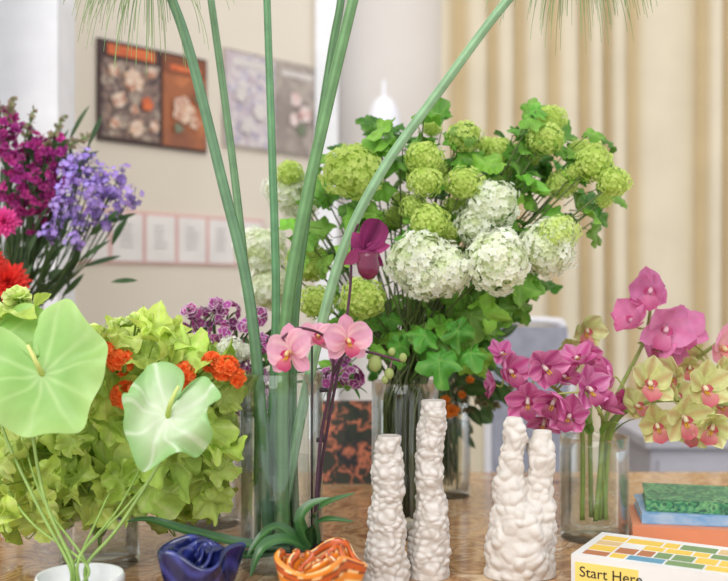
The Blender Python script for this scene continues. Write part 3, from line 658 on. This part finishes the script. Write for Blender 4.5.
# ============================================================ CORAL VASES
def coral_body(mb,c,H,rf,seed,lean=lambda t:(0,0),na=110,nz=240,amp=.0042,freq=88,open_=True):
    cs=[];vs=[];fs=[]; N_=nz
    for i in range(N_+1):
        t=i/N_; z=H*t; r=rf(t); lx,ly=lean(t)
        for k in range(na):
            a=2*pi*k/na; p=Vector((r*math.cos(a),r*math.sin(a),z))
            w=p+Vector((noise.noise(p*60),noise.noise(p*60+Vector((9,0,0))),noise.noise(p*50+Vector((0,9,0)))))*.006
            d=noise.voronoi((Vector((w.x,w.y,w.z*1.2))+Vector((seed*3.1,seed,0)))*freq)[0][0]
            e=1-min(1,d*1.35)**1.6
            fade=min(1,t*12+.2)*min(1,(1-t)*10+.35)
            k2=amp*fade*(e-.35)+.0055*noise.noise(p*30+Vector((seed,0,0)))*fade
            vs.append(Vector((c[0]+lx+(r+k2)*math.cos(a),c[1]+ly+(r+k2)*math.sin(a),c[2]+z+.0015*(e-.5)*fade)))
            cs.append(mix((190,183,174),(214,208,202),e*1.1))  # occlusion painted into the clay colour: crevices darker, lump tops paler
    if open_:
        lx,ly=lean(1); r=rf(1)
        for rr,dz in((r*.9,.0015),(r*.68,0),(r*.62,-.01),(r*.6,-.05),(.0005,-.055)):
            for k in range(na):
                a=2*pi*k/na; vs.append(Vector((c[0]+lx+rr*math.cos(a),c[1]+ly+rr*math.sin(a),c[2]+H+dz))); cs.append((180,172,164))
    T=len(vs)//na
    for i in range(T-1):
        for k in range(na):
            k2=(k+1)%na; fs.append((i*na+k,i*na+k2,(i+1)*na+k2,(i+1)*na+k))
    fs.append(tuple(range(na-1,-1,-1))); fs.append(tuple((T-1)*na+k for k in range(na)))
    mb.add(vs,fs,cs)
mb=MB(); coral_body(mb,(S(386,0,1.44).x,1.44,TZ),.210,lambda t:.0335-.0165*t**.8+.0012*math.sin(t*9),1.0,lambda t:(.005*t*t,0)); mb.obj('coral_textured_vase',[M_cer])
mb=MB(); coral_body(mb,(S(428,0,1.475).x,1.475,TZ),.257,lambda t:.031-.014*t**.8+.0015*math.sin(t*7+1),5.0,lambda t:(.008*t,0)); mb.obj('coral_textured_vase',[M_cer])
mb=MB(); cx=S(519,0,1.475).x; c=(cx,1.475,TZ)
coral_body(mb,c,.115,lambda t:(.047-.05*abs(t-.35)**2.2) if t<.9 else .0339*(1-(t-.9)*6),9.0,open_=False,amp=.0075,freq=52)
coral_body(mb,c,.232,lambda t:.024*(1-t)**.9+.0118+.002*math.sin(t*16),2.0,lambda t:(-.016+.008*t,0),amp=.0065,freq=58)
coral_body(mb,c,.212,lambda t:.018*(1-t)**.8+.0138+.002*math.sin(t*14+2),3.0,lambda t:(.022+.014*t,.004),amp=.006,freq=58)
ob=mb.obj('coral_textured_vase',[plain('white_clay_plain',(212,206,198),.8,(202,195,186),60,bump=.4)])
rm=ob.modifiers.new('r','REMESH'); rm.mode='VOXEL'; rm.voxel_size=.0014; rm.use_smooth_shade=True

# ============================================================ RUFFLED DISHES
def ruffle(name,c,Rr,H,colf,mat,k=7,seed=0,amp=.16,layers=3):
    mb=MB(); th=.0085
    for l in range(layers):
        s=1-.30*l; hh=H*(1-.04*l)*(1); n=26; R1=Rr*s
        pr=[(R1*(.60+.40*(i/n)**.7),hh*i/n) for i in range(n+1)]
        pr+=[(R1-th*(.5-.5*math.cos(pi*i/6)),hh+th*.5*math.sin(pi*i/6)) for i in range(1,6)]
        pr+=[(R1*(.60+.40*(1-i/n)**.7)-th,max(.004,hh*(1-i/n))) for i in range(n+1)]
        pr+=[(.001,.004)]
        def rf(r,z,a,l=l,hh=hh): return r+(Rr*amp*(min(1,z/hh))**1.5*math.sin(k*a+seed+l*.5)+Rr*.05*math.sin(3*a+l)*(z/hh)) if r>.002 else r
        st=len(mb.v)
        lathe(mb,c,pr,lambda i,a,l=l:colf(i,a,l),160,0,True,rf)
        for q in range(st,len(mb.v)):
            v=mb.v[q]; a=math.atan2(v.y-c[1],v.x-c[0]); t=(v.z-c[2])/hh
            v.z+=t*t*.009*math.sin((k-2)*a+seed*2+l)
    return mb.obj(name,[mat])
def cn(i,a,l): return mix((20,28,78),(66,74,156),max(0,math.sin(i*.5+3*math.sin(a*3)))*.7)
def co(i,a,l):
    s=math.sin(i*.75+.9*math.sin(a*3+l)+l)
    return (234,138,44) if s>.35 else ((248,212,150) if s>0 else ((120,50,30) if s>-.6 else (200,92,36)))
ruffle('ruffled_ceramic_bowl',(S(198,0,1.33).x,1.33,TZ),.056,.072,cn,M_glaze,5,1.0,.12)
ruffle('ruffled_ceramic_bowl',(S(319,0,1.29).x,1.29,TZ),.058,.074,co,flora('orange_glaze',.22,0,.6,.08,50),5,2.2,.11)

# ============================================================ BOOKS
def book(name,c,ux,W,Dp,z0,T,cover,page,panels=(),text=None):
    e=empty(name,(c[0],c[1],z0)); dx=Vector((math.cos(ux),math.sin(ux),0)); dy=Vector((-dx.y,dx.x,0)); o=Vector((c[0],c[1],z0))
    def bx(a0,a1,b0,b1,h0,h1,nm,mat):
        m=MB(); P=[o+dx*a+dy*b+Z*h for h in(h0,h1) for a,b in((a0,b0),(a1,b0),(a1,b1),(a0,b1))]
        m.add(P,[(0,3,2,1),(4,5,6,7),(0,1,5,4),(1,2,6,5),(2,3,7,6),(3,0,4,7)],[(220,220,220)]*8); m.obj(nm,[mat],e,smooth=False)
    bx(0,W,0,Dp,0,.0025,'cover_bottom',cover); bx(0,W,0,Dp,T-.0025,T,'cover_top',cover); bx(0,W,0,.0025,.0025,T-.0025,'spine',cover)
    bx(.003,W-.004,.0025,Dp-.004,.0025,T-.0025,'pages',page)
    for i,(a0,a1,b0,b1,m) in enumerate(panels): bx(a0*W,a1*W,b0*Dp,b1*Dp,T,T+.0005,'panel_%d'%i,m)
    if text:
        bx(.006,.095,-.0006,0,T*.12,T*.80,'spine_label',plain('label_yellow',(240,214,116),.5))
        cu=bpy.data.curves.new('spine_text','FONT'); cu.body=text; cu.size=T*.44; cu.extrude=.0002
        t=bpy.data.objects.new('spine_text',cu); bpy.context.scene.collection.objects.link(t)
        cu.materials.append(plain('ink_black',(30,30,34),.6))
        p=o+dx*.012-dy*.0010+Z*T*.38
        mw=Matrix.Translation(p)@Matrix(((dx.x,0,-dy.x,0),(dx.y,0,-dy.y,0),(0,1,0,0),(0,0,0,1)))
        t.parent=e; t.matrix_parent_inverse=Matrix.Translation(-Vector(e.location)); t.matrix_basis=mw
    return e
pg=plain('paper_pages',(232,228,218),.8); wc=plain('book_white',(228,228,226),.45)
yl=plain('print_yellow',(232,196,84),.5);bl=plain('print_teal',(96,152,178),.5);gn=plain('print_green',(120,150,100),.5);tn=plain('print_tan',(216,186,136),.5);br=plain('print_rust',(180,116,78),.5)
pan=[]; cols=[yl,bl,tn,yl,br,gn]
y0=.08
for j,hh in enumerate((.17,.22,.17,.20)):
    x0=.05
    while x0<.92:
        w=R.choice([.10,.16,.22,.13]); x1=min(.96,x0+w)
        if R.random()<.85: pan.append((x0,x1-.015,y0,y0+hh-.02,R.choice(cols)))
        x0=x1
    y0+=hh+.015
book('paperback_book',(.293,1.415),math.radians(-30),.24,.150,TZ,.047,wc,pg,pan,'Start Here')
bc=math.radians(-12)
book('hardback_book',(.447,1.665),bc,.24,.17,TZ,.028,plain('cover_orange',(222,142,104),.5),pg)
book('hardback_book',(.467,1.680),bc+.03,.22,.16,TZ+.0285,.018,plain('cover_blue',(110,160,204),.5,(170,194,214),30),pg)
book('hardback_book',(.477,1.692),bc-.02,.21,.15,TZ+.047,.020,collage('cover_green_pattern',[(40,96,72),(84,160,104),(36,80,66),(120,180,120),(50,120,88)],80,.5,.3,'LINEAR'),pg)
mb=MB()
def lean(mb,x0,x1,y,z1,mi,th=.012):
    yb=y-.05
    P=[Vector((x0,yb,TZ)),Vector((x1,yb,TZ)),Vector((x1,yb+th,TZ)),Vector((x0,yb+th,TZ)),Vector((x0,y,z1)),Vector((x1,y,z1)),Vector((x1,y+th,z1)),Vector((x0,y+th,z1))]
    mb.add(P,[(0,3,2,1),(4,5,6,7),(0,1,5,4),(1,2,6,5),(2,3,7,6),(3,0,4,7)],[(60,60,60)]*8,mi)
lean(mb,-.10,.035,2.22,.925,0); mb.obj('floral_picture_book',[collage('dark_floral_cover',[(40,40,42),(34,36,40),(44,50,42),(52,58,44),(60,62,50),(56,54,48),(220,130,96),(44,44,48)],26,.4,.9)],smooth=False)

# ============================================================ LIGHT
w=bpy.data.worlds.new('World'); bpy.context.scene.world=w; w.use_nodes=True
bg=w.node_tree.nodes['Background']; bg.inputs[0].default_value=(.96,.97,1.0,1); bg.inputs[1].default_value=1.2
def sun(name,d,e,ang,c):
    l=bpy.data.lights.new(name,'SUN'); l.energy=e; l.angle=math.radians(ang); l.color=c
    o=bpy.data.objects.new(name,l); o.rotation_euler=Vector(d).to_track_quat('-Z','Y').to_euler(); o.location=(0,0,4); bpy.context.scene.collection.objects.link(o)
sun('daylight_sun',(.30,.72,-.7),1.9,45,(1,.98,.95))
cam=bpy.data.cameras.new('camera'); co_=bpy.data.objects.new('camera',cam); bpy.context.scene.collection.objects.link(co_)
co_.location=(0,0,EYE); co_.rotation_euler=(pi/2,0,0); cam.sensor_width=36; cam.lens=1000*36/728
cam.dof.use_dof=True; cam.dof.focus_distance=1.5; cam.dof.aperture_fstop=3.0; cam.clip_start=.05
bpy.context.scene.camera=co_
bpy.context.scene.view_settings.view_transform='Standard'
